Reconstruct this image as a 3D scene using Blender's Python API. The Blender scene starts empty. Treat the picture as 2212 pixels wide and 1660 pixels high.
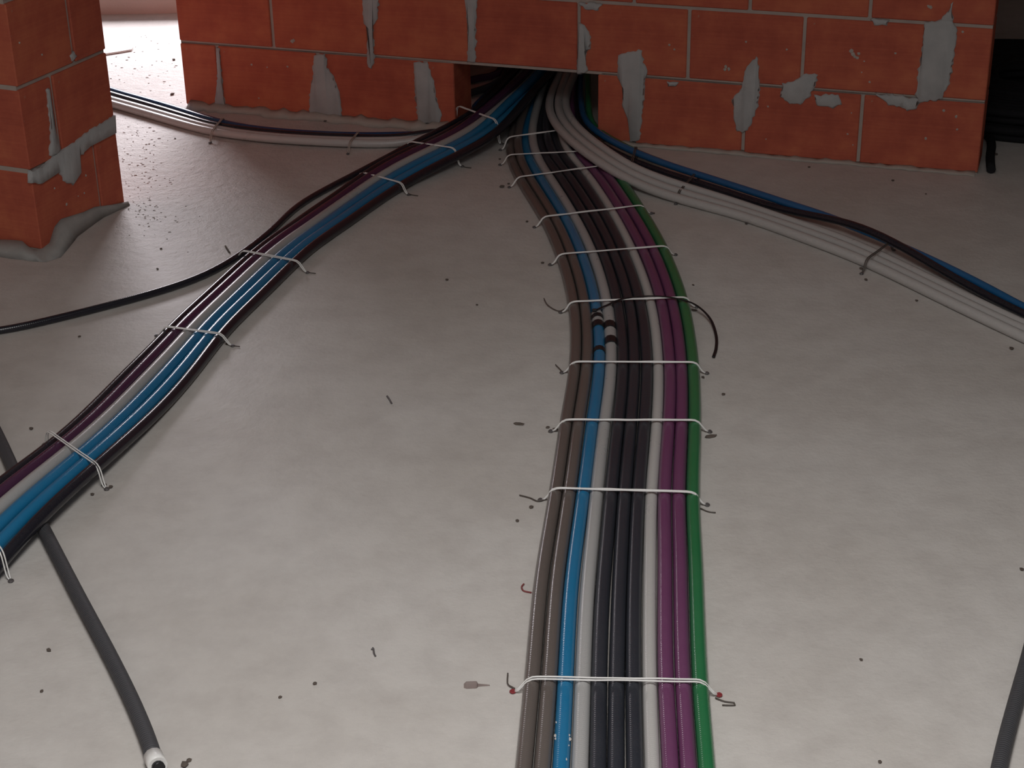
import bpy, bmesh, math, random
import numpy as np
from mathutils import Vector, Matrix
random.seed(7)
C = bpy.context.scene.collection
scn = bpy.context.scene

# ------------------------------------------------------------------ camera
FPX, W, H = 3700.0, 2212.0, 1660.0
CX, CY, CAMH = W/2, H/2, 1.5
HZ = -1000.0                                   # image row of the horizon
VX, VY = 1240.0, CY + FPX*FPX/(CY-HZ)          # vanishing point of the verticals
down = np.array([VX-CX, VY-CY, FPX]); down /= np.linalg.norm(down)
up = -down
fwd = np.array([0, 0, 1.0]) - up[2]*up; fwd /= np.linalg.norm(fwd)
right = np.cross(fwd, up)
if right[0] < 0: right = -right
R = np.array([right, fwd, up])                 # rows: world axes in camera (x right, y down, z forward)
cam = bpy.data.objects.new('camera', bpy.data.cameras.new('camera')); C.objects.link(cam)
cx, cy, cz = R[:, 0], -R[:, 1], -R[:, 2]
m = Matrix(((cx[0], cy[0], cz[0], 0), (cx[1], cy[1], cz[1], 0), (cx[2], cy[2], cz[2], CAMH), (0, 0, 0, 1)))
cam.matrix_world = m
cam.data.sensor_width = 36.0
cam.data.lens = FPX/W*36.0
cam.data.clip_start = 0.05
scn.camera = cam

def at(x, y, z=0.0):
    """point of the scene at height z that the photograph shows at pixel (x, y)"""
    d = R @ np.array([x-CX, y-CY, FPX]); t = (z-CAMH)/d[2]
    return np.array([0, 0, CAMH]) + t*d

# ------------------------------------------------------------------ light and exposure
wd = bpy.data.worlds.new('world'); scn.world = wd; wd.use_nodes = True
bg = wd.node_tree.nodes['Background']; bg.inputs[0].default_value = (0.75, 0.85, 1.0, 1); bg.inputs[1].default_value = 0.35
scn.view_settings.view_transform = 'Standard'; scn.view_settings.look = 'None'
scn.view_settings.gamma = 1.0; scn.view_settings.use_curve_mapping = False
scn.view_settings.exposure = 0.0

def area(name, loc, aim, sx, sy, power, col):
    l = bpy.data.lights.new(name, 'AREA'); l.shape = 'RECTANGLE'; l.size = sx; l.size_y = sy
    l.energy = power; l.color = col
    o = bpy.data.objects.new(name, l); C.objects.link(o); o.location = loc
    o.rotation_euler = (Vector(aim)-Vector(loc)).to_track_quat('-Z', 'Y').to_euler()
    return o
# daylight through the window of the far room, above the frame behind the doorway
area('daylight_far_window', (-1.30, 7.7, 1.65), (-1.05, 4.4, 0.0), 2.1, 1.1, 185, (1.0, 0.94, 0.985))
# daylight through the big opening behind the photographer
area('daylight_rear_opening', (-0.2, -1.40, 1.75), (-0.2, 2.2, 0.35), 2.4, 1.2, 10, (1.0, 0.965, 0.93))
# added overhead lamp without a known source, brightens the near floor
sl = area('added_overhead_lamp', (0.0, 0.72, 2.56), (0.0, 0.80, 0.0), 0.9, 1.45, 33, (1.0, 0.985, 0.96))
sl.data.spread = math.radians(126)                # narrowed spread steepens the falloff towards the brick wall

# ------------------------------------------------------------------ materials
def mat(name, col, rough=0.6, spec=0.4):
    m = bpy.data.materials.new(name); m.use_nodes = True
    b = m.node_tree.nodes['Principled BSDF']
    b.inputs['Base Color'].default_value = (*col, 1); b.inputs['Roughness'].default_value = rough
    b.inputs['Specular IOR Level'].default_value = spec
    return m
def N(m, t, **k):
    n = m.node_tree.nodes.new(t)
    for a, v in k.items(): setattr(n, a, v)
    return n
def L(m, a, b): m.node_tree.links.new(a, b)
def ramp(m, fac, stops):
    r = N(m, 'ShaderNodeValToRGB'); e = r.color_ramp.elements
    while len(e) < len(stops): e.new(0.5)
    for el, (p, c) in zip(e, stops): el.position = p; el.color = (*c, 1)
    L(m, fac, r.inputs[0]); return r
def noise(m, vec, scale, detail=4, rough=0.55):
    n = N(m, 'ShaderNodeTexNoise'); n.inputs['Scale'].default_value = scale
    n.inputs['Detail'].default_value = detail; n.inputs['Roughness'].default_value = rough
    L(m, vec, n.inputs['Vector']); return n
def bump(m, h, strength, dist, prev=None):
    b = N(m, 'ShaderNodeBump'); b.inputs['Strength'].default_value = strength; b.inputs['Distance'].default_value = dist
    L(m, h, b.inputs['Height'])
    if prev: L(m, prev.outputs[0], b.inputs['Normal'])
    return b
def bsdf(m): return m.node_tree.nodes['Principled BSDF']

def floor_mat():
    m = mat('pale_screed', (0.6, 0.56, 0.51), 0.55, 0.35)
    tc = N(m, 'ShaderNodeTexCoord').outputs['Object']
    n1 = noise(m, tc, 1.6, 5, 0.6); n2 = noise(m, tc, 14, 6, 0.65); n3 = noise(m, tc, 110, 3)
    r1 = ramp(m, n1.outputs['Fac'], [(0.3, (0.535, 0.50, 0.465)), (0.55, (0.59, 0.56, 0.53)), (0.75, (0.63, 0.605, 0.58))])
    r2 = ramp(m, n2.outputs['Fac'], [(0.3, (0.86, 0.85, 0.85)), (0.6, (1, 1, 1))])
    mx = N(m, 'ShaderNodeMix', data_type='RGBA', blend_type='MULTIPLY'); mx.inputs[0].default_value = 0.8
    L(m, r1.outputs[0], mx.inputs[6]); L(m, r2.outputs[0], mx.inputs[7])
    L(m, mx.outputs[2], bsdf(m).inputs['Base Color'])
    b1 = bump(m, n2.outputs['Fac'], 0.25, 0.01); b2 = bump(m, n3.outputs['Fac'], 0.3, 0.002, b1)
    # rough, unswept screed around the pier and the doorway
    vd = N(m, 'ShaderNodeVectorMath', operation='DISTANCE'); vd.inputs[1].default_value = (-1.10, 4.75, 0); L(m, tc, vd.inputs[0])
    mr = N(m, 'ShaderNodeMapRange'); mr.inputs[1].default_value = 1.35; mr.inputs[2].default_value = 0.5; L(m, vd.outputs['Value'], mr.inputs[0])
    n4 = noise(m, tc, 38, 6, 0.7)
    b3 = bump(m, n4.outputs['Fac'], 0.5, 0.012, b2); mu = N(m, 'ShaderNodeMath', operation='MULTIPLY'); mu.inputs[1].default_value = 0.6
    L(m, mr.outputs[0], mu.inputs[0]); L(m, mu.outputs[0], b3.inputs['Strength'])
    L(m, b3.outputs[0], bsdf(m).inputs['Normal']); return m
def brick_mat():
    m = mat('red_clay', (0.36, 0.09, 0.04), 0.8, 0.2)
    tc = N(m, 'ShaderNodeTexCoord').outputs['Object']
    oi = N(m, 'ShaderNodeObjectInfo')
    mp = N(m, 'ShaderNodeMapping'); mp.inputs['Scale'].default_value = (3, 3, 90); L(m, tc, mp.inputs[0])
    st = noise(m, mp.outputs[0], 1.5, 4); n1 = noise(m, tc, 12, 5, 0.6); n2 = noise(m, tc, 75, 3, 0.5)
    add = N(m, 'ShaderNodeMath', operation='MULTIPLY_ADD'); add.inputs[1].default_value = 0.35
    L(m, st.outputs['Fac'], add.inputs[0]); L(m, n1.outputs['Fac'], add.inputs[2])
    add2 = N(m, 'ShaderNodeMath', operation='MULTIPLY_ADD'); add2.inputs[1].default_value = 0.16
    L(m, oi.outputs['Random'], add2.inputs[0]); L(m, add.outputs[0], add2.inputs[2])
    r = ramp(m, add2.outputs[0], [(0.5, (0.41, 0.093, 0.060)), (0.72, (0.51, 0.124, 0.074)), (0.95, (0.59, 0.165, 0.088))])
    sp = ramp(m, n2.outputs['Fac'], [(0.70, (0, 0, 0)), (0.78, (1, 1, 1))])
    mx = N(m, 'ShaderNodeMix', data_type='RGBA'); L(m, sp.outputs[0], mx.inputs[0])
    L(m, r.outputs[0], mx.inputs[6]); mx.inputs[7].default_value = (0.46, 0.22, 0.15, 1)
    L(m, mx.outputs[2], bsdf(m).inputs['Base Color'])
    b1 = bump(m, st.outputs['Fac'], 0.35, 0.002); b2 = bump(m, n1.outputs['Fac'], 0.2, 0.003, b1)
    L(m, b2.outputs[0], bsdf(m).inputs['Normal']); return m
def grainy(name, c1, c2, rough=0.85, sc=18, fine=120):
    m = mat(name, c1, rough, 0.2)
    tc = N(m, 'ShaderNodeTexCoord').outputs['Object']
    n1 = noise(m, tc, sc, 5, 0.6); n2 = noise(m, tc, fine, 3)
    r = ramp(m, n1.outputs['Fac'], [(0.3, c1), (0.7, c2)]); L(m, r.outputs[0], bsdf(m).inputs['Base Color'])
    b1 = bump(m, n1.outputs['Fac'], 0.3, 0.004); b2 = bump(m, n2.outputs['Fac'], 0.35, 0.0015, b1)
    L(m, b2.outputs[0], bsdf(m).inputs['Normal']); return m
def conduit_mat(name, col, rough=0.2, spec=0.55, rib=0.10):
    """corrugated pipe with a smooth sheath: fine ribs along the run, a little dust"""
    m = mat(name, col, rough, spec)
    uv = N(m, 'ShaderNodeUVMap').outputs[0]
    sx = N(m, 'ShaderNodeSeparateXYZ'); L(m, uv, sx.inputs[0])
    mu = N(m, 'ShaderNodeMath', operation='MULTIPLY'); mu.inputs[1].default_value = 2*math.pi/0.0045; L(m, sx.outputs[0], mu.inputs[0])
    si = N(m, 'ShaderNodeMath', operation='SINE'); L(m, mu.outputs[0], si.inputs[0])
    tc = N(m, 'ShaderNodeTexCoord').outputs['Object']
    n = noise(m, tc, 9, 4, 0.6)
    dust = ramp(m, n.outputs['Fac'], [(0.35, (0, 0, 0)), (0.85, ((0.05 if min(col) > 0.3 else 0.3*max(col)**0.5*0.3),)*3)])
    mx = N(m, 'ShaderNodeMix', data_type='RGBA'); L(m, dust.outputs[0], mx.inputs[0])
    mx.inputs[6].default_value = (*col, 1); mx.inputs[7].default_value = (0.40, 0.40, 0.40, 1)
    L(m, mx.outputs[2], bsdf(m).inputs['Base Color'])
    rr = N(m, 'ShaderNodeMapRange'); rr.inputs[3].default_value = rough*0.8; rr.inputs[4].default_value = rough*1.5
    L(m, n.outputs['Fac'], rr.inputs[0]); L(m, rr.outputs[0], bsdf(m).inputs['Roughness'])
    b = bump(m, si.outputs[0], rib, 0.0006); L(m, b.outputs[0], bsdf(m).inputs['Normal']); return m

M = dict(
    floor=floor_mat(), brick=brick_mat(),
    joint=grainy('joint_mortar', (0.40, 0.345, 0.31), (0.48, 0.42, 0.37)),
    mortar=grainy('grey_mortar', (0.40, 0.405, 0.405), (0.48, 0.485, 0.48)),
    skirt=grainy('cement_skirt', (0.33, 0.325, 0.31), (0.41, 0.40, 0.385)),
    fillet=grainy('cement_fillet', (0.42, 0.37, 0.33), (0.50, 0.45, 0.40)),
    plaster=grainy('pink_plaster', (0.64, 0.50, 0.45), (0.71, 0.56, 0.51), 0.9, 4),
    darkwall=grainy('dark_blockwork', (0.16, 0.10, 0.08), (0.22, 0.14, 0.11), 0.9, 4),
    ceiling=grainy('raw_ceiling', (0.40, 0.37, 0.34), (0.46, 0.43, 0.40), 0.9, 3),
    taupe=conduit_mat('taupe_sheath', (0.125, 0.105, 0.095)),
    blue=conduit_mat('blue_sheath', (0.010, 0.165, 0.34)),
    bluegrey=conduit_mat('navy_sheath', (0.008, 0.055, 0.15)), deepblue=conduit_mat('deep_blue_sheath', (0.010, 0.10, 0.25)),
    coil=conduit_mat('dusty_black_sheath', (0.014, 0.014, 0.016), 0.7, 0.15),
    grey=conduit_mat('light_grey_sheath', (0.39, 0.385, 0.38), 0.26, 0.5, 0.10),
    white=conduit_mat('white_sheath', (0.48, 0.465, 0.45), 0.26, 0.5, 0.10),
    black=conduit_mat('black_sheath', (0.016, 0.016, 0.023)),
    charcoal=conduit_mat('charcoal_sheath', (0.028, 0.031, 0.040), 0.28, 0.4),
    purple=conduit_mat('purple_sheath', (0.155, 0.05, 0.125)),
    violet=conduit_mat('dark_purple_sheath', (0.065, 0.022, 0.058)),
    green=conduit_mat('green_sheath', (0.020, 0.165, 0.06)),
    slate=conduit_mat('slate_sheath', (0.062, 0.062, 0.068), 0.5, 0.3, 0.5),
    tape=mat('black_tape', (0.012, 0.012, 0.014), 0.4, 0.4),
    wire=mat('white_wire', (0.80, 0.79, 0.77), 0.35, 0.5),
    darkwire=mat('burnt_wire', (0.09, 0.075, 0.065), 0.5, 0.4),
    nail=mat('dark_steel', (0.10, 0.09, 0.09), 0.45, 0.5),
    rednail=mat('red_nail_cap', (0.25, 0.035, 0.04), 0.5, 0.4),
    crumb=grainy('dark_crumb', (0.10, 0.08, 0.07), (0.16, 0.13, 0.11)),
    grit=grainy('pale_grit', (0.45, 0.42, 0.40), (0.58, 0.55, 0.53)),
    rust=mat('rusty_red', (0.22, 0.06, 0.06), 0.6, 0.3),
)

# ------------------------------------------------------------------ helpers
def link(name, me, material, parent=None):
    o = bpy.data.objects.new(name, me); C.objects.link(o)
    if material and not me.materials: me.materials.append(material)
    if parent: o.parent = parent
    return o
def obj(name, bm, material, parent=None, smooth=False):
    me = bpy.data.meshes.new(name); bmesh.ops.recalc_face_normals(bm, faces=bm.faces); bm.to_mesh(me); bm.free()
    if smooth:
        for p in me.polygons: p.use_smooth = True
    return link(name, me, material, parent)
def tag(o, label=None, cat=None, group=None, kind=None):
    for k, v in (('label', label), ('category', cat), ('group', group), ('kind', kind)):
        if v: o[k] = v
    return o
def empty(name, loc, label, cat, group=None):
    o = bpy.data.objects.new(name, None); C.objects.link(o); o.location = loc
    return tag(o, label, cat, group)
def box(bm, x0, x1, y0, y1, z0, z1):
    v = [bm.verts.new((x, y, z)) for x in (x0, x1) for y in (y0, y1) for z in (z0, z1)]
    for f in ((0, 1, 3, 2), (4, 6, 7, 5), (0, 4, 5, 1), (2, 3, 7, 6), (0, 2, 6, 4), (1, 5, 7, 3)): bm.faces.new([v[i] for i in f])

def catmull(P, step=0.02):
    P = np.asarray(P, float); Q = np.vstack([2*P[0]-P[1], P, 2*P[-1]-P[-2]]); out = []
    for i in range(1, len(Q)-2):
        a, b, c, d = Q[i-1:i+3]; n = max(1, int(np.linalg.norm((c-b)[:3])/step))
        for k in range(n):
            t = k/n
            out.append(0.5*((2*b)+(-a+c)*t+(2*a-5*b+4*c-d)*t*t+(-a+3*b-3*c+d)*t**3))
    out.append(P[-1]); return np.array(out)
def smooth_poly(P, it):
    P = np.array(P, float)
    for _ in range(it): P[1:-1] = 0.25*P[:-2]+0.5*P[1:-1]+0.25*P[2:]
    return P
def tube(name, P, r, material, parent=None, sides=12, flat=None, cap=True):
    """sweep a round (or flattened) section along P; UV = metres along, around"""
    P = np.asarray(P, float); n = len(P)
    T = np.gradient(P, axis=0); T /= np.linalg.norm(T, axis=1)[:, None]+1e-12
    s = np.concatenate([[0], np.cumsum(np.linalg.norm(np.diff(P, axis=0), axis=1))])
    ups = np.array([0, 0, 1.0]); prev = None; verts = []
    ang = np.linspace(0, 2*math.pi, sides, endpoint=False)
    for i in range(n):
        ref = ups if prev is None else prev
        if abs(T[i].dot(ref)) > 0.98: ref = np.array([1.0, 0, 0]) if prev is None else ref
        b = ref - T[i].dot(ref)*T[i]; b /= np.linalg.norm(b)+1e-12; a = np.cross(T[i], b); prev = b
        ra, rb = (r, r) if flat is None else flat
        for t in ang: verts.append(P[i]+ra*math.cos(t)*a+rb*math.sin(t)*b)
    faces = []
    for i in range(n-1):
        for k in range(sides):
            k2 = (k+1) % sides
            faces.append((i*sides+k, i*sides+k2, (i+1)*sides+k2, (i+1)*sides+k))
    if cap: faces += [tuple(range(sides))[::-1], tuple((n-1)*sides+k for k in range(sides))]
    me = bpy.data.meshes.new(name); me.from_pydata([tuple(v) for v in verts], [], faces)
    uvl = me.uv_layers.new(name='UVMap'); data = np.zeros((len(me.loops), 2), np.float32)
    vi = np.zeros(len(me.loops), np.int32); me.loops.foreach_get('vertex_index', vi)
    data[:, 0] = s[vi//sides]; data[:, 1] = (vi % sides)/sides
    uvl.data.foreach_set('uv', data.ravel())
    me.polygons.foreach_set('use_smooth', [True]*(n-1)*sides+[False]*(2 if cap else 0))
    return link(name, me, material, parent)

# ------------------------------------------------------------------ setting: floor and outer shell
A0, B0 = at(400, 228), at(2095, 376)
U = (B0-A0); U /= np.linalg.norm(U)
NW = np.array([U[1], -U[0], 0.0])                  # wall normal, towards the camera
if NW[1] > 0: NW = -NW
WLEN, WTH = 2.297, 0.14
X0, X1, Y0, Y1, ZC = -3.3, 2.9, -1.5, 6.06, 2.6
bm = bmesh.new(); box(bm, X0, X1, Y0, Y1+0.12, -0.15, 0); tag(obj('floor', bm, M['floor']), kind='structure')
bm = bmesh.new()
for b_ in ((X0, -0.9, Y0, Y1+0.12), (0.9, X1, Y0, Y1+0.12), (-0.9, 0.9, Y0, -0.05), (-0.9, 0.9, 1.55, Y1+0.12)): box(bm, b_[0], b_[1], b_[2], b_[3], ZC, ZC+0.15)  # slab left open above the added overhead lamp
tag(obj('ceiling', bm, M['ceiling']), kind='structure')
# far wall behind the doorway, with its window opening
bm = bmesh.new()
wx0, wx1, wz0, wz1 = -2.27, -0.53, 0.13, 1.2
for b_ in ((X0, wx0, 0, ZC), (wx1, X1, 0, ZC), (wx0, wx1, 0, wz0), (wx0, wx1, wz1, ZC)): box(bm, b_[0], b_[1], Y1, Y1+0.12, b_[2], b_[3])
tag(obj('wall_far', bm, M['plaster']), 'pinkish plastered wall at the end of the bright space beyond the doorway', kind='structure')
# partition running back from the left end of the brick wall (keeps the daylight out of the space behind it)
bm = bmesh.new(); box(bm, -0.50, -0.40, 5.03, Y1, 0.0, ZC); tag(obj('wall_partition', bm, M['plaster']), kind='structure')
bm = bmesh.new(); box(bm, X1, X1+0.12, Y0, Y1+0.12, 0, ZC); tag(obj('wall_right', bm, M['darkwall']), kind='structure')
bm = bmesh.new(); box(bm, X0-0.12, X0, Y0, Y1+0.12, 0, ZC); tag(obj('wall_side', bm, M['plaster']), kind='structure')
bm = bmesh.new()
for b_ in ((X0, -1.5, 0, ZC), (1.1, X1, 0, ZC), (-1.5, 1.1, 0, 1.05), (-1.5, 1.1, 2.45, ZC)): box(bm, b_[0], b_[1], Y0-0.12, Y0, b_[2], b_[3])
tag(obj('wall_rear', bm, M['plaster']), kind='structure')

# ------------------------------------------------------------------ brick walls
def frame_at(origin, udir, normal):
    return Matrix(((udir[0], -normal[0], 0, origin[0]), (udir[1], -normal[1], 0, origin[1]), (0, 0, 1, 0), (0, 0, 0, 1)))
_bricks = {}
def brick_mesh(w, d, h):
    k = (round(w, 3), round(d, 3), round(h, 3))
    if k not in _bricks:
        bm = bmesh.new(); box(bm, 0, w, 0, d, 0, h)
        bmesh.ops.bevel(bm, geom=list(bm.edges), offset=0.0025, segments=1, affect='EDGES')
        me = bpy.data.meshes.new('brick'); bmesh.ops.recalc_face_normals(bm, faces=bm.faces); bm.to_mesh(me); bm.free()
        me.materials.append(M['brick']); _bricks[k] = me
    return _bricks[k]
JW = 0.009
def brick(parent, u0, u1, z0, z1, depth, n0=0.0):
    o = bpy.data.objects.new('brick', brick_mesh(u1-u0-JW, depth, z1-z0-JW)); C.objects.link(o); o.parent = parent
    o.location = (u0+JW/2, n0+random.uniform(-0.0012, 0.0012), z0+JW/2)
    return o
def on_plane(px, origin, udir, normal, off=0.0):
    """pixel -> (u, z) on the wall face"""
    o = np.array([0, 0, CAMH]); d = R @ np.array([px[0]-CX, px[1]-CY, FPX]); P = origin+normal*off
    t = (P-o).dot(normal)/d.dot(normal); q = o+t*d-origin
    return q.dot(udir), q[2]
def patch(parent, pts, origin, udir, normal, th=0.006, base=-0.004, material=None, name='mortar_patch'):
    """a trowelled smear: outline lifted to a lower rim and a proud, uneven top"""
    P = [np.array(on_plane(p, origin, udir, normal, 0.003)) for p in pts]
    fine = []; clean = []
    n = len(P)
    for i in range(n):
        a, b = P[i], P[(i+1) % n]; k = max(1, int(np.linalg.norm(b-a)/0.007))
        e = b-a; nn = np.array([-e[1], e[0]])/(np.linalg.norm(e)+1e-9)
        for j in range(k): fine.append(a+e*j/k+nn*random.gauss(0, 0.002)); clean.append(a+e*j/k)
    c = np.mean(fine, axis=0); bm = bmesh.new()
    def ring(k, depth):
        out = []
        for p in (clean if k else fine):
            e = (c-p); q = p+e*min(k, 0.004/(np.linalg.norm(e)+1e-6)); out.append(bm.verts.new((q[0], depth, max(q[1], 0.0005))))
        return out
    r0, r1, r2 = ring(0, -base), ring(0.0, -th*0.4), ring(0.3, -th*random.uniform(0.8, 1.1))
    for a, b in ((r0, r1), (r1, r2)):
        for i in range(len(a)):
            j = (i+1) % len(a); bm.faces.new((a[i], a[j], b[j], b[i]))
    bm.faces.new(r2); bmesh.ops.triangulate(bm, faces=[f for f in bm.faces if len(f.verts) > 4])
    return obj(name, bm, material or M['mortar'], parent, smooth=True)

def splashes(parent, pts, origin, udir, normal, name='mortar_splash'):
    bm = bmesh.new()
    for (x, y, s) in pts:
        for _ in range(3 if s > 5 else 1):
            u, z = on_plane((x+random.uniform(-s, s)*0.8, y+random.uniform(-s, s)*0.8), origin, udir, normal)
            r = s*0.0008
            v = bmesh.ops.create_icosphere(bm, subdivisions=1, radius=r)['verts']
            for q in v: q.co = Vector((u+q.co.x*random.uniform(0.7, 1.3), q.co.y*0.5, z+q.co.z*random.uniform(0.7, 1.3)))
    o = obj(name, bm, M['fillet'], parent); o['kind'] = 'stuff'; return o

# --- back wall (hole u .86-1.268 in the first course)
HU0, HU1, CH = 0.860, 1.268, 0.193
bm = bmesh.new()
box(bm, 0.006, HU0-0.014, 0.004, WTH-0.004, 0, CH); box(bm, HU1+0.014, WLEN-0.006, 0.004, WTH-0.004, 0, CH)
box(bm, 0.006, WLEN-0.006, 0.004, WTH-0.004, CH-0.004, ZC)
wall = obj('wall_back', bm, M['joint']); wall.matrix_world = frame_at(A0, U, NW)
tag(wall, 'red hollow brick wall with mortared joints and a low cable opening', kind='structure')
odd = [0, 0.125, 0.441, 0.750, 1.060, 1.370, 1.679, 1.987, WLEN]
first = [0, 0.122, 0.441, 0.770, HU0, None, HU1, 1.375, 1.677, 1.985, WLEN]
even = [0, 0.306, 0.603, 0.905, 1.218, 1.520, 1.824, 2.130, WLEN]
for c in range(7):
    br = first if c == 0 else (even if c % 2 else odd)
    for a, b in zip(br[:-1], br[1:]):
        if a is None or b is None: continue
        brick(wall, a, b, c*CH, (c+1)*CH, WTH)
PA = [
 [(467, 105), (474, 105), (480, 180), (486, 230), (464, 231), (470, 160)],
 [(678, 117), (702, 117), (706, 145), (720, 165), (733, 205), (738, 250), (668, 247), (670, 190), (676, 160)],
 [(783, -8), (817, -8), (815, 40), (806, 55), (808, 130), (800, 150), (793, 138), (795, 60), (784, 48)],
 [(893, 135), (922, 135), (935, 170), (945, 220), (955, 250), (948, 271), (903, 265), (896, 200)],
 [(1003, -8), (1030, -8), (1028, 60), (1026, 135), (1010, 135), (1012, 60)],
 [(1250, 50), (1262, 55), (1274, 75), (1275, 105), (1264, 110), (1268, 150), (1262, 160), (1246, 160), (1247, 110)],
 [(1335, 120), (1350, 115), (1385, 110), (1388, 135), (1400, 155), (1392, 170), (1392, 210), (1388, 250), (1380, 305), (1362, 309), (1356, 260), (1343, 220), (1345, 190), (1333, 165)],
 [(1634, 122), (1640, 150), (1640, 200), (1636, 235), (1620, 270), (1604, 288), (1592, 284), (1584, 250), (1582, 210), (1600, 195), (1610, 150), (1625, 130)],
 [(1690, 182), (1725, 172), (1735, 160), (1765, 162), (1760, 190), (1750, 205), (1735, 225), (1705, 225), (1685, 210)],
 [(1758, 205), (1810, 205), (1818, 225), (1800, 232), (1765, 228)],
 [(2054, 44), (2068, 60), (2062, 120), (2050, 180), (2040, 200), (2035, 215), (1985, 222), (1978, 205), (1985, 150), (1998, 50), (2040, 42)],
 [(2057, 4), (2058, 46), (2036, 48), (2032, 40), (2048, 28)],
 [(1890, 205), (1950, 208), (1985, 215), (1980, 235), (1960, 238), (1920, 225)],
 [(1250, 6), (1300, 10), (1292, 24), (1262, 20)],
 [(1880, 40), (1920, 44), (1916, 56), (1890, 54)],
 [(1440, 176), (1466, 178), (1462, 188), (1444, 187)],
]
for p in PA: patch(wall, p, A0, U, NW)
splashes(wall, [(1838, 112, 8), (1850, 120, 7), (1865, 134, 4), (1862, 155, 4), (1878, 178, 5), (1937, 117, 5), (1442, 96, 5), (1460, 108, 4),
                (1570, 147, 6), (1614, 93, 4), (1837, 242, 4), (1832, 288, 5), (1845, 312, 4), (2040, 240, 5), (2062, 250, 5), (2065, 280, 4), (1998, 296, 5),
                (1660, 228, 5), (1655, 300, 4), (635, 86, 6), (545, 140, 5), (575, 145, 4), (620, 145, 5), (1700, 110, 4), (2080, 65, 5), (560, 210, 4),
                (1265, 340, 0.1), (2010, 12, 6)], A0, U, NW)
# cement lip along the foot of the wall
def lip(parent, u0, u1, zt, out, name='cement_fillet'):
    bm = bmesh.new(); n = max(2, int((u1-u0)/0.02)); rows = []
    for i in range(n+1):
        u = u0+(u1-u0)*i/n; k = random.uniform(0.5, 1.2)
        rows.append([bm.verts.new((u, 0.003, zt*k)), bm.verts.new((u, -0.006-out*0.25*k, zt*0.55*k)), bm.verts.new((u, -out*random.uniform(0.7, 1.2), 0.0008)), bm.verts.new((u, 0.003, -0.002))])
    for a, b in zip(rows[:-1], rows[1:]):
        for k in range(4): bm.faces.new((a[k], a[(k+1) % 4], b[(k+1) % 4], b[k]))
    bm.faces.new(rows[0]); bm.faces.new(rows[-1][::-1])
    return obj(name, bm, M['fillet'], parent, smooth=True)
lip(wall, 0.02, HU0-0.01, 0.020, 0.045)
lip(wall, HU1+0.02, WLEN-0.01, 0.010, 0.020)

# --- pier at the left
PC = at(88, 545); PD = at(272, 440)
V = (PD-PC); PLEN = np.linalg.norm(V); V /= PLEN
NV = np.array([V[1], -V[0], 0.0])                   # right face normal (towards the doorway / camera)
ULf = -NV; NLf = -V                                 # left face runs along -NV, faces the camera side
PW = 0.50
bm = bmesh.new(); box(bm, 0.006, PLEN-0.006, 0.006, PW-0.006, 0, ZC)
pier = obj('wall_left', bm, M['joint']); pier.matrix_world = frame_at(PC, V, NV)
tag(pier, 'red brick pier at the doorway with a smeared grey mortar band', kind='structure')
PH = 0.198
for c in range(6):
    j = [0.252, 0.128, 0.222, 0.128, 0.222, 0.128][c]
    # the corner brick shows a face on both sides of the pier: depth runs along the left face
    d0 = [0.30, 0.20, 0.30, 0.20, 0.30, 0.20][c]
    brick(pier, 0, j, c*PH, (c+1)*PH, d0)
    brick(pier, j, PLEN, c*PH, (c+1)*PH, PW-0.0)
    o = brick(pier, 0, j, c*PH, (c+1)*PH, PW-d0-JW, d0+JW)
patch(pier, [(66, 372), (90, 362), (123, 333), (181, 291), (249, 249), (251, 286), (195, 315), (172, 338), (174, 376), (159, 398), (141, 394), (127, 372), (87, 398), (64, 396)], PC, V, NV, th=0.007)
patch(pier, [(101, 190), (106, 190), (116, 270), (130, 322), (122, 336), (108, 336), (110, 280)], PC, V, NV)
patch(pier, [(152, 118), (160, 112), (168, 122), (158, 132)], PC, V, NV, th=0.004)
splashes(pier, [(141, 444, 5), (183, 381, 5), (180, 420, 4), (115, 405, 4), (45, 95, 4), (88, 118, 4), (167, 425, 3)], PC, V, NV)
# cement skirt around the pier foot: strip from the brick faces out onto the floor
topR = [(91, 536), (106, 524), (117, 489), (130, 473), (179, 458), (203, 447), (240, 442), (273, 437)]
outR = [(100, 567), (132, 556), (150, 535), (168, 512), (205, 484), (225, 470), (255, 456), (281, 444)]
topL = [(-60, 512), (-20, 513), (0, 517), (30, 518), (49, 520), (60, 530), (72, 538), (88, 537)]
outL = [(-60, 550), (-20, 552), (0, 556), (25, 560), (49, 562), (65, 565), (80, 566), (98, 567)]
def skirt():
    rows = []
    def pts(tp, origin, ud, nm, op):
        for t, o in zip(tp, op):
            u, z = on_plane(t, origin, ud, nm); a = origin+ud*u+np.array([0, 0, max(z, 0.004)])+nm*0.002
            b = at(*o); mid = a*0.5+b*0.5+np.array([0, 0, 0.006]); base = origin+ud*u-nm*0.01
            rows.append((a, mid, b+np.array([0, 0, 0.0006]), base))
    pts(topL, PC, -ULf*-1, NLf, outL); pts(topR, PC, V, NV, outR)
    bm = bmesh.new(); vs = [[bm.verts.new(tuple(p)) for p in r] for r in rows]
    for a, b in zip(vs[:-1], vs[1:]):
        for k in range(4): bm.faces.new((a[k], a[(k+1) % 4], b[(k+1) % 4], b[k]))
    bm.faces.new(vs[0]); bm.faces.new(vs[-1][::-1])
    o = obj('cement_skirt', bm, M['skirt'], None, smooth=True); o.parent = pier; o.matrix_parent_inverse = pier.matrix_world.inverted(); return o
skirt()

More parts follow.
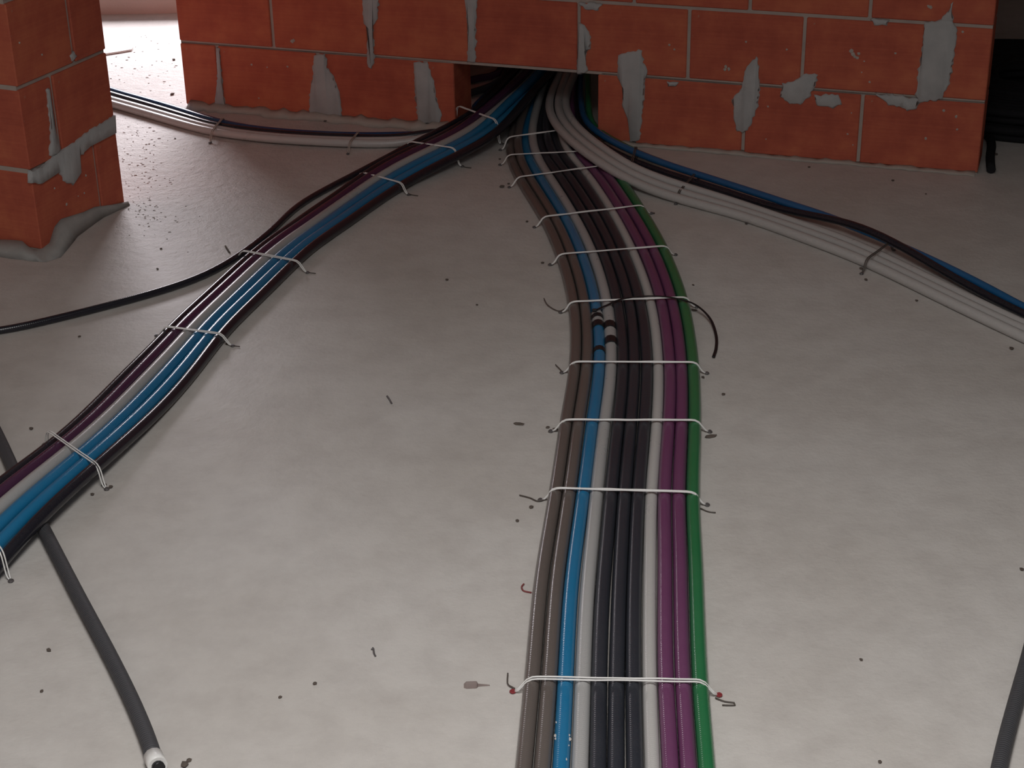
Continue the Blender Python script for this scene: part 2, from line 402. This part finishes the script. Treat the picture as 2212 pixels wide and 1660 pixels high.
# ------------------------------------------------------------------ conduit bundles
D = 0.0234
def lin(v, xs, ys): return float(np.interp(v, xs, ys))
def to_world(px, zf, dz): return np.array([at(x, y, zf(y)+dz) for x, y in px])
def nearest(p, poly):
    best, q = 1e9, None
    for a, b in zip(poly[:-1], poly[1:]):
        e = b-a; t = np.clip((p-a).dot(e)/e.dot(e), 0, 1); c = a+t*e; d = np.linalg.norm((c-p)[:2])
        if d < best: best, q = d, c
    return q
def sections(Lp, Rp, zf, dzl, dzr, sm=6, wmin=0, yfree=4.75):
    """world left and right edges of a bundle, matched across"""
    LW = smooth_poly(catmull(to_world(Lp, zf, dzl), 0.03), sm); RW = smooth_poly(catmull(to_world(Rp, zf, dzr), 0.02), sm)
    RR = smooth_poly(np.array([nearest(p, RW) for p in LW]), 8)
    LW[:, 2] -= dzl; RR[:, 2] -= dzr
    if wmin:
        for k in range(len(LW)):
            e = LW[k]-RR[k]; w = np.linalg.norm(e); wm = wmin*np.interp(LW[k][1], [yfree-0.25, yfree+0.25], [1, 0.62])
            if w < wm: LW[k] = RR[k]+e*wm/w
        LW = smooth_poly(LW, 4)
    return LW, RR
def run(Ls, Rs, widths, names, mats, labels, group, wob=0.0012, lift=None, cat='conduit', D=D, par=1):
    w = np.array(widths, float); tot = w.sum(); cs = (np.cumsum(w)-w/2)/tot; out = []
    for i in range(len(w)):
        P = Ls+(Rs-Ls)*cs[i]
        span = np.linalg.norm((Rs-Ls)[:, :2], axis=1)/len(w)
        d = D*w[i]
        if i % 2 == par: P[:, 2] += np.sqrt(np.maximum(0, (D*0.98)**2-np.minimum(span, D)**2))
        if lift: P[:, 2] += lift(i, P)
        n = (Rs-Ls)/np.linalg.norm(Rs-Ls, axis=1)[:, None]
        ph = random.uniform(0, 6.28); s = np.arange(len(P))*0.03
        P += n*(wob*(np.sin(s*5.1+ph)+0.6*np.sin(s*11.3+2*ph)))[:, None]
        P[:, 2] += (d-D)/2
        P = smooth_poly(P, 3)
        o = tube('conduit', P, d/2, mats[i]); tag(o, labels[i], cat, group); o['path_index'] = i
        out.append((o, P))
    return out

# --- A: the middle bundle
zA = lambda y: D/2
pairsA = [((1078, 2050), (1578, 2050)), ((1095, 1850), (1562, 1850)), ((1112, 1660), (1548, 1660)), ((1131, 1470), (1529, 1478)), ((1148, 1275), (1522, 1283)), ((1164, 1180), (1518, 1185)), ((1185, 1065), (1510, 1073)),
          ((1208, 915), (1516, 918)), ((1231, 785), (1511, 788)), ((1227, 655), (1488, 650)), ((1202, 557), (1446, 541)), ((1167, 475), (1394, 451)),
          ((1115, 390), (1332, 362)), ((1093, 338), (1284, 328)), ((1095, 300), (1262, 290)), ((1112, 255), (1252, 248)), ((1133, 205), (1252, 202)), ((1150, 165), (1256, 165)), ((1168, 120), (1262, 122))]
LA = smooth_poly(catmull([at(*a, D/2) for a, b in pairsA], 0.03), 0); 
def pair_run(pairs, step=0.03, sm=8):
    P = np.array([np.concatenate([at(*a, D/2), at(*b, D/2)]) for a, b in pairs])
    Q = smooth_poly(catmull(P, step), sm); return Q[:, :3], Q[:, 3:]
LA, RA = pair_run(pairsA)
gA = 'conduits of the middle bundle'
bundleA = run(LA, RA, [1, 1, 1, 1.0, 1, 1, 1, 0.9, 1, 1, 1], None,
    [M['taupe'], M['taupe'], M['blue'], M['grey'], M['charcoal'], M['charcoal'], M['charcoal'], M['white'], M['purple'], M['purple'], M['green']],
    ['taupe conduit on the outer edge of the middle bundle',
     'taupe conduit between its twin and the blue conduit in the middle bundle',
     'bright blue conduit of the middle bundle with black tape rings at its splice',
     'light grey conduit with dark tape rings between blue and black in the middle bundle',
     'black conduit touching the taped light grey one in the middle bundle',
     'black conduit with black ones on both sides in the middle bundle',
     'black conduit touching the thin white one in the middle bundle',
     'thin white conduit between black and purple conduits in the middle bundle',
     'purple conduit touching the thin white one in the middle bundle',
     'purple conduit touching the green one in the middle bundle',
     'green conduit on the outer edge of the middle bundle'], gA, wob=0.0005, D=0.0239)

def near_idx(P, q): return int(np.argmin(np.linalg.norm((P-q)[:, :2], axis=1)))
def sleeve(parent_path, px0, px1, r, material, name):
    o, P = parent_path; a, b = near_idx(P, at(*px0, D)), near_idx(P, at(*px1, D)); a, b = min(a, b), max(a, b)
    q0, q1 = at(*px0, D), at(*px1, D)
    T = catmull(P[max(a-2, 0):b+3], 0.004)
    i, j = sorted((near_idx(T, q0), near_idx(T, q1)))
    if j-i < 2: j = i+2
    return tube(name, T[i:j+1], r, material, o)
sleeve(bundleA[2], (1300, 668), (1300, 698), D/2+0.0012, M['grey'], 'coupling')
sleeve(bundleA[2], (1300, 676), (1300, 683), D/2+0.0022, M['tape'], 'tape_ring')
sleeve(bundleA[2], (1298, 692), (1298, 703), D/2+0.0022, M['tape'], 'tape_ring')
sleeve(bundleA[2], (1292, 748), (1292, 755), D/2+0.0018, M['tape'], 'tape_ring')
sleeve(bundleA[3], (1325, 660), (1325, 740), D/2+0.0016, M['grey'], 'coupling')
sleeve(bundleA[3], (1322, 692), (1322, 707), D/2+0.0026, M['tape'], 'tape_ring')
sleeve(bundleA[3], (1328, 726), (1328, 739), D/2+0.0026, M['tape'], 'tape_ring')

bm = bmesh.new(); rnd = random.Random(11)
for (x, y, sz) in ((1199, 1562, 2.5), (1197, 1590, 4.5), (1199, 1598, 3), (1232, 1590, 3), (1235, 1598, 4.5), (1231, 1612, 2.2), (1222, 1645, 3)):
    P = bundleA[2][1]; q = at(x, y, 0.018); k = near_idx(P, q); c = P[k]+(P[k+1]-P[k])*0.5; dv = q-c; t = P[k+1]-P[k-1]; t /= np.linalg.norm(t)
    c = c+t*dv.dot(t); dv = q-c; dv[2] = abs(dv[2])+0.002; dv /= np.linalg.norm(dv); p = c+dv*(D/2)
    v = bmesh.ops.create_icosphere(bm, subdivisions=1, radius=sz*0.0006)['verts']
    for w in v: w.co = Vector((p[0]+w.co.x*rnd.uniform(.7, 1.3), p[1]+w.co.y*rnd.uniform(.9, 2.0), p[2]+w.co.z*0.4))
o = obj('mortar_fleck', bm, M['grit'], bundleA[2][0]); o['kind'] = 'stuff'

# --- B: the bundle going to the lower left
def zB(y): return D/2 + lin(y, [250, 300, 335, 400, 900, 1000, 1060, 1110, 1200, 1300], [0.042, 0.030, 0.026, 0, 0, 0.018, 0.026, 0.026, 0.014, 0.0])
BL = [(-420, 1400), (-280, 1260), (-150, 1140), (-60, 1065), (28, 999), (104, 948), (190, 869), (269, 790), (348, 717), (443, 625), (528, 551), (612, 490), (655, 452), (720, 414), (784, 383), (880, 332), (960, 290), (1010, 262), (1048, 235), (1085, 200), (1112, 170), (1130, 150), (1150, 125)]
BR = [(-330, 1720), (-200, 1520), (-90, 1365), (-20, 1275), (24, 1222), (80, 1148), (106, 1123), (207, 1034), (255, 991), (369, 885), (443, 796), (494, 724), (570, 651), (642, 578), (700, 527), (736, 508), (800, 460), (871, 410), (980, 351), (1072, 307), (1098, 284), (1133, 240), (1176, 195), (1207, 161), (1226, 130)]
LB, RB = sections(BL, BR, zB, 0.007, -0.006, wmin=6*0.0238)
bundleB = run(LB, RB, [0.8, 1, 1.05, 1, 1, 1], None,
    [M['black'], M['violet'], M['grey'], M['blue'], M['blue'], M['black']],
    ['black conduit on the upper edge of the bundle running to the lower left',
     'dark purple conduit beside the light grey one in the lower left bundle',
     'light grey conduit between purple and blue in the lower left bundle',
     'blue conduit touching the light grey one in the lower left bundle',
     'blue conduit touching the black one in the lower left bundle',
     'black conduit on the lower edge of the bundle running to the lower left'], 'conduits of the lower left bundle', D=0.0238)
# E: black cable leaving that bundle to the left
def zE(y): return lin(y, [250, 300, 330, 390, 420], [0.050, 0.040, 0.034, 0.008, 0.0085])
EP = [(-90, 726), (0, 716), (95, 695), (221, 664), (348, 629), (443, 595), (516, 553), (585, 500), (640, 447), (708, 407), (774, 373), (868, 323), (940, 286), (995, 258), (1036, 230), (1074, 196), (1102, 168), (1120, 148), (1140, 122)]
tag(tube('cable', smooth_poly(catmull([at(x, y, zE(y)) for x, y in EP], 0.03), 4), 0.0082, M['black']),
    'black cable leaving the lower left bundle and curving away past the brick pier', 'cable')

# --- D: flat run coming through the doorway along the wall
zD = lambda y: D/2
DL = [(60, 110), (150, 150), (245, 190), (330, 213), (410, 238), (480, 260), (560, 277), (700, 289), (800, 293), (900, 295), (955, 302), (1000, 295), (1036, 270), (1068, 230), (1092, 185), (1110, 160), (1124, 140)]
DR = [(40, 165), (130, 200), (245, 235), (340, 262), (460, 295), (560, 308), (700, 317), (800, 320), (880, 318), (960, 311), (1020, 290), (1065, 250), (1100, 210), (1132, 170), (1146, 145)]
LD, RD = sections(DL, DR, zD, 0.006, -0.006, wmin=4*0.0225, yfree=4.9)
bundleD = run(LD, RD, [1, 1, 1, 1], None, [M['bluegrey'], M['black'], M['white'], M['white']],
    ['dark blue conduit closest to the brick wall in the run through the doorway',
     'black conduit between dark blue and white in the run through the doorway',
     'white conduit beside the black one in the run through the doorway',
     'white conduit on the outer edge of the run through the doorway'], 'conduits of the run through the doorway')

# --- Cc: run to the right edge, white conduits with a blue and a black one
def zC(y): return D/2 + lin(y, [290, 330, 370, 400, 425], [0.040, 0.034, 0.026, 0.006, 0.0])
CW_R = [(1222, 120), (1203, 158), (1185, 198), (1176, 225), (1176, 247), (1188, 272), (1203, 295), (1226, 315), (1256, 338), (1312, 378), (1400, 424), (1480, 446), (1600, 476), (1738, 528), (1863, 573), (2043, 662), (2212, 741), (2330, 797)]
CW_L = [(1252, 120), (1238, 160), (1226, 195), (1227, 225), (1239, 249), (1257, 274), (1282, 294), (1308, 311), (1342, 335), (1382, 362), (1500, 399), (1600, 431), (1683, 461), (1755, 483), (1821, 504), (1904, 541), (2015, 595), (2126, 648), (2212, 689), (2330, 746)]
LC, RC = sections(CW_L, CW_R, zC, 0.006, -0.006, wmin=3*0.0228, yfree=5.3)
run(LC, RC, [1, 1, 1], None, [M['white']]*3,
    ['white conduit beside the blue and black ones in the run to the right',
     'white conduit with white ones on both sides in the run to the right',
     'white conduit on the near edge of the run to the right'], 'white conduits of the run to the right')
def zK(y): return 0.0115 + lin(y, [250, 310, 350], [0.016, 0.010, 0])
CK_L = [(1262, 125), (1262, 172), (1262, 230), (1267, 278), (1300, 308), (1342, 328), (1384, 344), (1440, 358), (1505, 380), (1600, 405), (1661, 434), (1738, 455), (1794, 479), (1863, 510), (1932, 535), (2015, 569), (2098, 601), (2212, 652), (2330, 700)]
CK_R = [(1236, 125), (1232, 172), (1234, 230), (1250, 280), (1282, 306), (1310, 320), (1344, 341), (1384, 361), (1440, 379), (1503, 397), (1600, 429), (1683, 459), (1755, 481), (1821, 501), (1904, 539), (2015, 593), (2126, 646), (2212, 687), (2330, 744)]
LK, RK = sections(CK_L, CK_R, zK, 0.006, -0.003)
def twist(i, P): return 0.03*np.exp(-((P[:, 0]-0.84)/0.13)**2) if i == 1 else 0*P[:, 0]
run(LK, RK, [0.78, 0.78], None, [M['deepblue'], M['black']],
    ['blue conduit on the far edge of the run to the right', 'black conduit twisted with the blue one beside the white conduits'], 'dark conduits of the run to the right', lift=twist, par=0)
# green conduit end dropping through the opening beside them
tag(tube('conduit', smooth_poly(catmull([at(x, y, z) for x, y, z in ((1266, 130, 0.05), (1270, 170, 0.06), (1271, 215, 0.05), (1276, 262, 0.034), (1301, 291, 0.024), (1345, 314, 0.016), (1392, 338, 0.010), (1428, 350, 0.008))], 0.03), 3), 0.009, M['green']),
    'dark green conduit bending out of the wall opening beside the brick jamb', 'conduit')
# loose conduits on the floor behind the opening
for (pts, mm, lb) in (([(1000, 205, 0.012), (1050, 190, 0.012), (1085, 170, 0.012), (1100, 130, 0.012)], M['slate'], 'slate conduit lying behind the wall opening'),
                      ([(990, 178, 0.012), (1040, 168, 0.012), (1075, 158, 0.012), (1096, 118, 0.012)], M['violet'], 'dark purple conduit lying behind the wall opening')):
    tag(tube('conduit', catmull([at(*p) for p in pts], 0.03), 0.011, mm), lb, 'conduit')

# --- F: slate pipe crossing under the lower left bundle, G: pipe at the lower right corner
FP = [(-90, 780), (-40, 872), (2, 955), (45, 1050), (90, 1135), (170, 1290), (240, 1422), (290, 1525), (325, 1612), (333, 1640)]
slate = tag(tube('conduit', smooth_poly(catmull([at(x, y, 0.0118) for x, y in FP], 0.02), 4), 0.0118, M['slate']),
    'slate grey conduit passing under the lower left bundle and ending in a white collar', 'conduit')
tube('end_collar', [at(331, 1634, 0.0145), at(337, 1648, 0.0155), at(341, 1656, 0.0165)], 0.0135, M['wire'], slate)
tube('collar_mouth', [at(340, 1655, 0.0164), at(344, 1661, 0.0168)], 0.0088, M['tape'], slate)
GP = [(2290, 1180), (2252, 1300), (2222, 1420), (2196, 1510), (2172, 1600), (2158, 1660), (2140, 1760)]
tag(tube('conduit', smooth_poly(catmull([at(x, y, 0.011) for x, y in GP], 0.03), 3), 0.0112, M['slate']),
    'slate grey conduit in the near right corner of the floor', 'conduit')

# --- coil of black conduit beyond the end of the wall
ctr = np.array([1.50, 4.80, 0.0]); pts = []
tail = [at(2141, 366, 0.0118), at(2137, 330, 0.0118), at(2136, 290, 0.0118), at(2138, 250, 0.0118)]
for lev in range(4):
    for k in range(11*24):
        f = k/24.0; f = f if lev % 2 == 0 else 11-f
        a = math.pi*1.02-2*math.pi*(lev*11*24+k)/24
        r = 0.385-0.0258*f
        pts.append(ctr+np.array([r*math.cos(a), r*math.sin(a), 0.0125+0.0246*lev]))
coil = tag(tube('conduit_coil', smooth_poly(catmull(np.vstack([tail[:3], pts[4:]]), 0.03), 6), 0.0118, M['coil']),
           'coil of black conduit lying in the dark beyond the end of the brick wall', 'coil')

# ------------------------------------------------------------------ wire ties with their nails
def nail(parent, p, material, heading):
    """a driven nail: domed head on a short collar"""
    bm = bmesh.new()
    for (r, z0, z1) in ((0.0036, 0.0004, 0.0022), (0.0052, 0.0022, 0.0036), (0.003, 0.0036, 0.0052)):
        bmesh.ops.create_cone(bm, cap_ends=True, segments=10, radius1=r, radius2=r*0.85, depth=z1-z0, matrix=Matrix.Translation((p[0], p[1], (z0+z1)/2)))
    return obj('nail', bm, material, parent)
def tie(Lp, Rp, label, group, top, strands=2, wr=0.0013, gap=0.0042, material=None, nails=(True, True), nm=None, tails=()):
    a, b = at(*Lp, 0.016), at(*Rp, 0.010); a[2] = b[2] = 0; ax = (b-a); ln = np.linalg.norm(ax); ax /= ln
    side = np.array([-ax[1], ax[0], 0])
    root = empty('wire_tie', tuple((a+b)/2), label, 'wire tie', group)
    inv = Matrix.Translation(-Vector((a+b)/2))
    zt = top+wr+0.0006
    for k in range(strands):
        off = side*gap*(k-(strands-1)/2)
        prof = [(-0.013, 0.002), (-0.006, 0.005), (-0.0005, 0.5*zt), (0.005, 0.9*zt), (0.014, zt)]
        P = [a+ax*u+off*(0.3 if u < -0.01 else 1)+np.array([0, 0, z]) for u, z in prof]
        n = max(3, int(ln/0.03))
        for j in range(1, n): P.append(a+ax*(0.014+(ln-0.028)*j/n)+off+np.array([0, 0, zt+random.uniform(-0.0003, 0.0008)]))
        P += [b-ax*u+off*(0.3 if u < -0.01 else 1)+np.array([0, 0, z]) for u, z in prof[::-1]]
        o = tube('strand', smooth_poly(catmull(P, 0.006), 1), wr, material or M['wire'], root, sides=8); o.data.transform(inv)
    for use, e, sg in ((nails[0], a, -1), (nails[1], b, 1)):
        if use:
            q = e+ax*0.015*sg; o = nail(root, q, nm or M['nail'], ax); o.data.transform(inv)
    for t in tails:
        o = tube('wire_tail', catmull([at(*p) for p in t], 0.004), 0.0011, M['darkwire'] if material is None else material, root, sides=6); o.data.transform(inv)
    return root
gT = 'white wire ties over the middle bundle'
TA = D
ordn = ['nearest', 'second nearest', 'third nearest', 'fourth nearest', 'fifth nearest', 'sixth nearest', 'seventh nearest', 'third from the wall', 'second from the wall', 'closest to the wall']
tiesA = [((1130, 1478), (1531, 1492), 0.0014, 0.0058), ((1186, 1066), (1509, 1082), 0.0015, 0.0032), ((1207, 918), (1516, 925), 0.0014, 0.003), ((1230, 792), (1511, 799), 0.0015, 0.003),
         ((1226, 662), (1490, 657), 0.0015, 0.003), ((1202, 559), (1446, 545), 0.0015, 0.003), ((1167, 478), (1395, 456), 0.0014, 0.003), ((1112, 392), (1330, 367), 0.0014, 0.003),
         ((1092, 345), (1290, 340), 0.0013, 0.003), ((1092, 312), (1262, 293), 0.0014, 0.003)]
tailsA = {0: [[(1112, 1488, .004), (1098, 1480, .003), (1096, 1470, .004), (1097, 1455, .006)], [(1545, 1508, .003), (1565, 1516, .002), (1586, 1519, .002), (1588, 1524, .002), (1560, 1524, .002)]],
          1: [[(1180, 1078, .004), (1162, 1083, .003), (1145, 1076, .003), (1122, 1070, .003)], [(1512, 1098, .003), (1530, 1106, .002), (1546, 1108, .002)]],
          3: [[(1224, 800, .004), (1216, 804, .003), (1208, 796, .003), (1200, 788, .004)]],
          4: [[(1222, 667, .004), (1206, 672, .003), (1184, 660, .004), (1175, 645, .006)]]}
for i, (l_, r_, wr, gp) in enumerate(tiesA):
    top = TA + (0.010 if i == 9 else 0.004 if i >= 8 else 0.0012)
    lab = 'double white wire tie over the middle bundle, nearest the camera' if i == 0 else 'white wire tie over the middle bundle, %s' % (ordn[i] if i >= 7 else ordn[i]+' to the camera')
    tie(l_, r_, lab, gT, top, 2, wr, gp, nm=M['rednail'] if i == 0 else None, nails=(True, i < 8), tails=tailsA.get(i, ()))
tiesB = [((-112, 1100), (14, 1238), 'at the picture edge', 0.024), ((102, 953), (220, 1042), 'before the slate pipe crossing', 0.015), ((350, 714), (488, 738), 'below where the black cable leaves', 0),
         ((517, 549), (652, 580), 'where the black cable leaves', 0), ((776, 381), (873, 412), 'third from the wall', 0.003), ((878, 331), (988, 352), 'second from the wall', 0.024), ((986, 264), (1076, 303), 'closest to the wall', 0.040)]
for l_, r_, lb, dz in tiesB:
    tl = []
    if r_[0] > 400: tl = [[(r_[0]+6, r_[1]+4, .003), (r_[0]+16, r_[1]+9, .002), (r_[0]+30, r_[1]+11, .002)]]
    tie(l_, r_, 'white wire tie over the lower left bundle, '+lb, 'white wire ties over the lower left bundle', D+dz+0.001, 2, 0.0013, 0.0048, tails=tl, nails=(l_[0] < 110 and l_[0] > 0 or 300 < l_[0] < 400, True))
for l_, r_, lb, dz in (((1374, 340), (1364, 385), 'closest to the wall', 0.024), ((1506, 378), (1464, 430), 'second from the wall', 0), ((1926, 533), (1868, 580), 'farthest from the wall', 0.004)):
    tie(l_, r_, 'dark wire tie over the run to the right, '+lb, 'dark wire ties over the run to the right', D+dz+0.001, 2, 0.0013, 0.004, material=M['darkwire'])
for l_, r_, lb in (((484, 260), (456, 299), 'nearer the doorway'), ((776, 291), (754, 323), 'nearer the wall opening')):
    tie(l_, r_, 'pinkish wire tie over the run through the doorway, '+lb, 'wire ties over the run through the doorway', D+0.001, 2, 0.0014, 0.004, material=M['fillet'])

# black strap across the middle bundle with its tail curling onto the floor
ST = [(1283, 672, .0265), (1310, 660, .0275), (1345, 646, .029), (1400, 640, .029), (1450, 643, .029), (1490, 653, .027), (1515, 668, .020), (1536, 692, .013), (1547, 725, .007), (1547, 752, .005), (1541, 772, .004)]
strap = tag(tube('cable_tie', catmull([at(*p) for p in ST], 0.006), 0.003, M['tape'], None, sides=8, flat=(0.0032, 0.0010)),
    'black cable tie across the middle bundle with its tail curling onto the floor', 'cable tie')
bm = bmesh.new(); q = at(1284, 671, 0.0275); box(bm, q[0]-.005, q[0]+.005, q[1]-.004, q[1]+.004, q[2]-.002, q[2]+.003)
bmesh.ops.bevel(bm, geom=list(bm.edges), offset=0.001, segments=1, affect='EDGES'); obj('buckle', bm, M['tape'], strap)

# ------------------------------------------------------------------ loose bits on the floor
def wire_bit(pts, r, material, name, label, cat):
    tag(tube(name, catmull([at(*p) for p in pts], 0.003), r, material, None, sides=8), label, cat)
wire_bit([(803, 1404, .0015), (806, 1400, .0015), (808, 1412, .0015), (811, 1418, .0015)], 0.0014, M['nail'], 'wire_scrap', 'small dark hooked wire scrap on the open floor near the camera', 'scrap')
wire_bit([(1132, 1262, .003), (1127, 1268, .0015), (1131, 1277, .0015), (1148, 1281, .0015)], 0.0014, M['rust'], 'wire_scrap', 'reddish hooked wire scrap beside the outer taupe conduit', 'scrap')
wire_bit([(836, 856, .0015), (841, 863, .0015), (846, 872, .0015)], 0.0018, M['nail'], 'nail', 'small dark nail lying alone in the middle of the pale floor', 'nail')
wire_bit([(487, 532, .0015), (492, 540, .0015), (496, 546, .0015)], 0.0022, M['crumb'], 'splinter', 'dark splinter beside the lower left bundle where the black cable leaves', 'splinter')
bm = bmesh.new(); p0, p1 = at(1002, 1484), at(1058, 1482); e = (p1-p0); s_ = np.array([-e[1], e[0], 0])/np.linalg.norm(e)
ring = []
for t, w_, h_ in ((0, .004, .003), (.1, .006, .006), (.45, .006, .006), (.5, .0055, .006), (.55, .002, .0035), (1, .0008, .0012)):
    c_ = p0+e*t; ring.append([bm.verts.new(tuple(c_+s_*w_*k+np.array([0, 0, z]))) for k, z in ((-1, .0003), (1, .0003), (.7, h_), (-.7, h_))])
for a, b in zip(ring[:-1], ring[1:]):
    for k in range(4): bm.faces.new((a[k], a[(k+1) % 4], b[(k+1) % 4], b[k]))
bm.faces.new(ring[0]); bm.faces.new(ring[-1][::-1])
tag(obj('wall_plug', bm, grainy('dull_plug', (0.23, 0.18, 0.17), (0.30, 0.25, 0.23))), 'brownish tapered plug lying left of the nearest wire tie', 'plug')

def crumb_mesh(seed):
    rnd = random.Random(seed); bm = bmesh.new(); bmesh.ops.create_icosphere(bm, subdivisions=1, radius=1.0)
    for v in bm.verts: v.co *= rnd.uniform(0.65, 1.25)
    for v in bm.verts: v.co.z = max(v.co.z*0.55+0.42, 0)
    me = bpy.data.meshes.new('crumb'); bmesh.ops.recalc_face_normals(bm, faces=bm.faces); bm.to_mesh(me); bm.free(); me.materials.append(M['crumb']); return me
CM = [crumb_mesh(i) for i in range(5)]
def crumb(x, y, s, label, sx=1.0):
    o = bpy.data.objects.new('crumb', random.choice(CM)); C.objects.link(o); p = at(x, y); o.location = p
    o.scale = (s*sx, s*1.3, s); o.rotation_euler = (0, 0, random.uniform(-0.3, 0.3)); return tag(o, label, 'crumb', 'loose dark crumbs on the floor')
MB, RB_, LB_ = 'the middle bundle', 'the run to the right', 'the lower left bundle'
for x, y, s, lb in (
    (1084, 405, .007, 'large reddish dark crumb left of '+MB+', two ties from the wall opening'),
    (1098, 398, .004, 'tiny crumb between the large reddish crumb and the outer taupe conduit'),
    (1138, 480, .004, 'crumb beside the taupe edge at the fourth tie from the wall'),
    (1080, 345, .004, 'crumb in the wedge of floor between the two bundles, nearest the wall opening'),
    (1172, 569, .0045, 'outer crumb of a pair beside the taupe edge at the sixth nearest tie'),
    (1192, 573, .004, 'inner crumb of a pair beside the taupe edge at the sixth nearest tie'),
    (1200, 931, .006, 'dark crumb touching the taupe edge at the third nearest tie'),
    (1183, 925, .004, 'crumb just outside the one touching the taupe edge at the third nearest tie'),
    (1562, 853, .0042, 'lone crumb on the floor right of the green conduit, above the third nearest tie'),
    (1117, 1127, .0035, 'greyish speck left of the taupe edge, below the second nearest tie'),
    (1147, 1097, .0045, 'reddish crumb left of the taupe edge, just below the second nearest tie'),
    (1518, 817, .004, 'crumb against the green conduit just below the fourth nearest tie'),
    (1497, 617, .003, 'crumb against the green conduit just above the black cable tie'),
    (1450, 559, .003, 'crumb against the green conduit at the sixth nearest tie'),
    (1412, 462, .0035, 'crumb against the green conduit at the seventh nearest tie'),
    (1612, 485, .004, 'dark crumb just below '+RB_+', left of its farthest tie'),
    (1462, 420, .0035, 'crumb under the second dark tie of '+RB_),
    (1860, 582, .005, 'dark crumb at the foot of the farthest dark tie of '+RB_),
    (1870, 606, .0045, 'second crumb a little below the farthest dark tie of '+RB_),
    (1980, 651, .004, 'crumb on the floor below '+RB_+', right of its farthest tie'),
    (2185, 755, .0055, 'dark crumb below '+RB_+' at the edge of the picture'),
    (1928, 391, .0045, 'crumb on the floor in front of the last bricks of the wall'),
    (1747, 362, .004, 'crumb close to the wall foot between the blue conduit and the bricks'),
    (2150, 335, .006, 'black crumb beside the free end of the black coil'),
    (2207, 1232, .004, 'crumb at the picture edge above the slate conduit in the near right corner'),
    (965, 606, .004, 'upper crumb of two on the open floor left of '+MB),
    (1030, 660, .003, 'lower crumb of two on the open floor left of '+MB),
    (348, 538, .0032, 'upper speck of two on the lit floor above the black cable'),
    (340, 582, .0032, 'lower speck of two on the lit floor above the black cable'),
    (702, 263, .005, 'crumb on the cement lip under the wide mortar smear'),
    (68, 928, .0045, 'crumb above '+LB_+' near the slate conduit'),
    (200, 1070, .004, 'brownish crumb below '+LB_+', just under the tie foot'),
    (105, 1407, .004, 'upper speck of two on the floor left of the collared slate conduit'),
    (90, 1495, .003, 'lower speck of two on the floor left of the collared slate conduit'),
    (680, 1478, .0035, 'right speck of two on the open floor near the camera'),
    (605, 1508, .003, 'left speck of two on the open floor near the camera'),
    (1900, 1648, .003, 'speck at the bottom edge left of the slate conduit in the near right corner'),
    (1860, 1427, .003, 'lone speck on the near floor between the green conduit and the right corner'),
    (400, 1655, .006, 'largest brownish crumb beside the white collar'),
    (408, 1645, .004, 'smaller brownish crumb beside the white collar'),
    (225, 1050, .005, 'crumb at the foot of the tie before the slate pipe crossing'),
    (240, 1054, .0045, 'second crumb right of the tie foot before the slate pipe crossing'),
    (490, 745, .004, 'crumb at the foot of the tie below where the black cable leaves'),
    (172, 728, .0035, 'faint speck on the floor below the black cable'),
    (752, 330, .004, 'crumb under the tie of the doorway run nearer the wall opening'),
    (455, 308, .004, 'crumb under the tie of the doorway run nearer the doorway'),
    (378, 300, .003, 'speck in the shade below the white conduits in the doorway'),
    (375, 130, .006, 'upper dark crumb on the bright floor by the end of the brick wall'),
    (372, 205, .007, 'lower dark crumb on the bright floor by the end of the brick wall'),
    (1605, 455, .003, 'speck between the blue conduit and the white ones of '+RB_),
    (2000, 420, .003, 'speck on the dim floor right of the wall corner, above '+RB_)): crumb(x, y, s, lb)
crumb(1120, 917, .0045, 'flat dark chip on the floor left of the third nearest wire tie', 2.6)
crumb(1534, 945, .0055, 'dark lump beside the green conduit at the third nearest wire tie', 2.2)
crumb(1500, 672, .0045, 'dark chip against the green conduit under the black cable tie tail', 1.8)
# rough grit swept against the pier and in the doorway
bm = bmesh.new(); rnd = random.Random(3)
def grit(cx_, cy_, rx, ry, n, smin, smax):
    for _ in range(n):
        x, y = cx_+rnd.gauss(0, rx), cy_+rnd.gauss(0, ry); p = at(x, y)
        uu = (p-A0).dot(NW)
        if (p-PC).dot(NV) < 0.01 and -0.02 < (p-PC).dot(V) < PLEN+0.02: continue
        if abs(uu+WTH/2) < WTH/2+0.02 and (p-A0).dot(U) > -0.02: continue
        if p[1] > Y1-0.02: continue
        s = rnd.uniform(smin, smax); v = bmesh.ops.create_icosphere(bm, subdivisions=1, radius=s)['verts']
        ax_, ay_ = rnd.uniform(0.8, 2.2), rnd.uniform(0.7, 1.4)
        for q in v: q.co = Vector((p[0]+q.co.x*ax_, p[1]+q.co.y*ay_, max(0.0002, q.co.z*0.5+s*0.25)))
grit(320, 400, 45, 60, 130, .0006, .0022); grit(300, 330, 30, 45, 90, .0006, .0028); grit(310, 140, 45, 50, 70, .0006, .003); grit(300, 440, 30, 25, 50, .0006, .0022)
tag(obj('floor_grit', bm, M['grit']), 'pale mortar grit scattered on the lit floor between the pier and the doorway', 'grit', None, 'stuff')
# thin sheet of dried mortar in the doorway
bm = bmesh.new()
ring = [at(x, y, 0.001) for x, y in ((205, 116), (232, 113), (262, 109), (288, 105), (285, 110), (262, 114), (230, 119), (205, 121))]
top = [p+np.array([0, 0, 0.006]) for p in ring]; a = [bm.verts.new(tuple(p)) for p in ring]; b = [bm.verts.new(tuple(p)) for p in top]
for i in range(len(a)): j = (i+1) % len(a); bm.faces.new((a[i], a[j], b[j], b[i]))
bm.faces.new(b); bm.faces.new(a[::-1]); tag(obj('plaster_flake', bm, M['wire']), 'thin white plaster flake on the bright floor beyond the pier', 'flake')
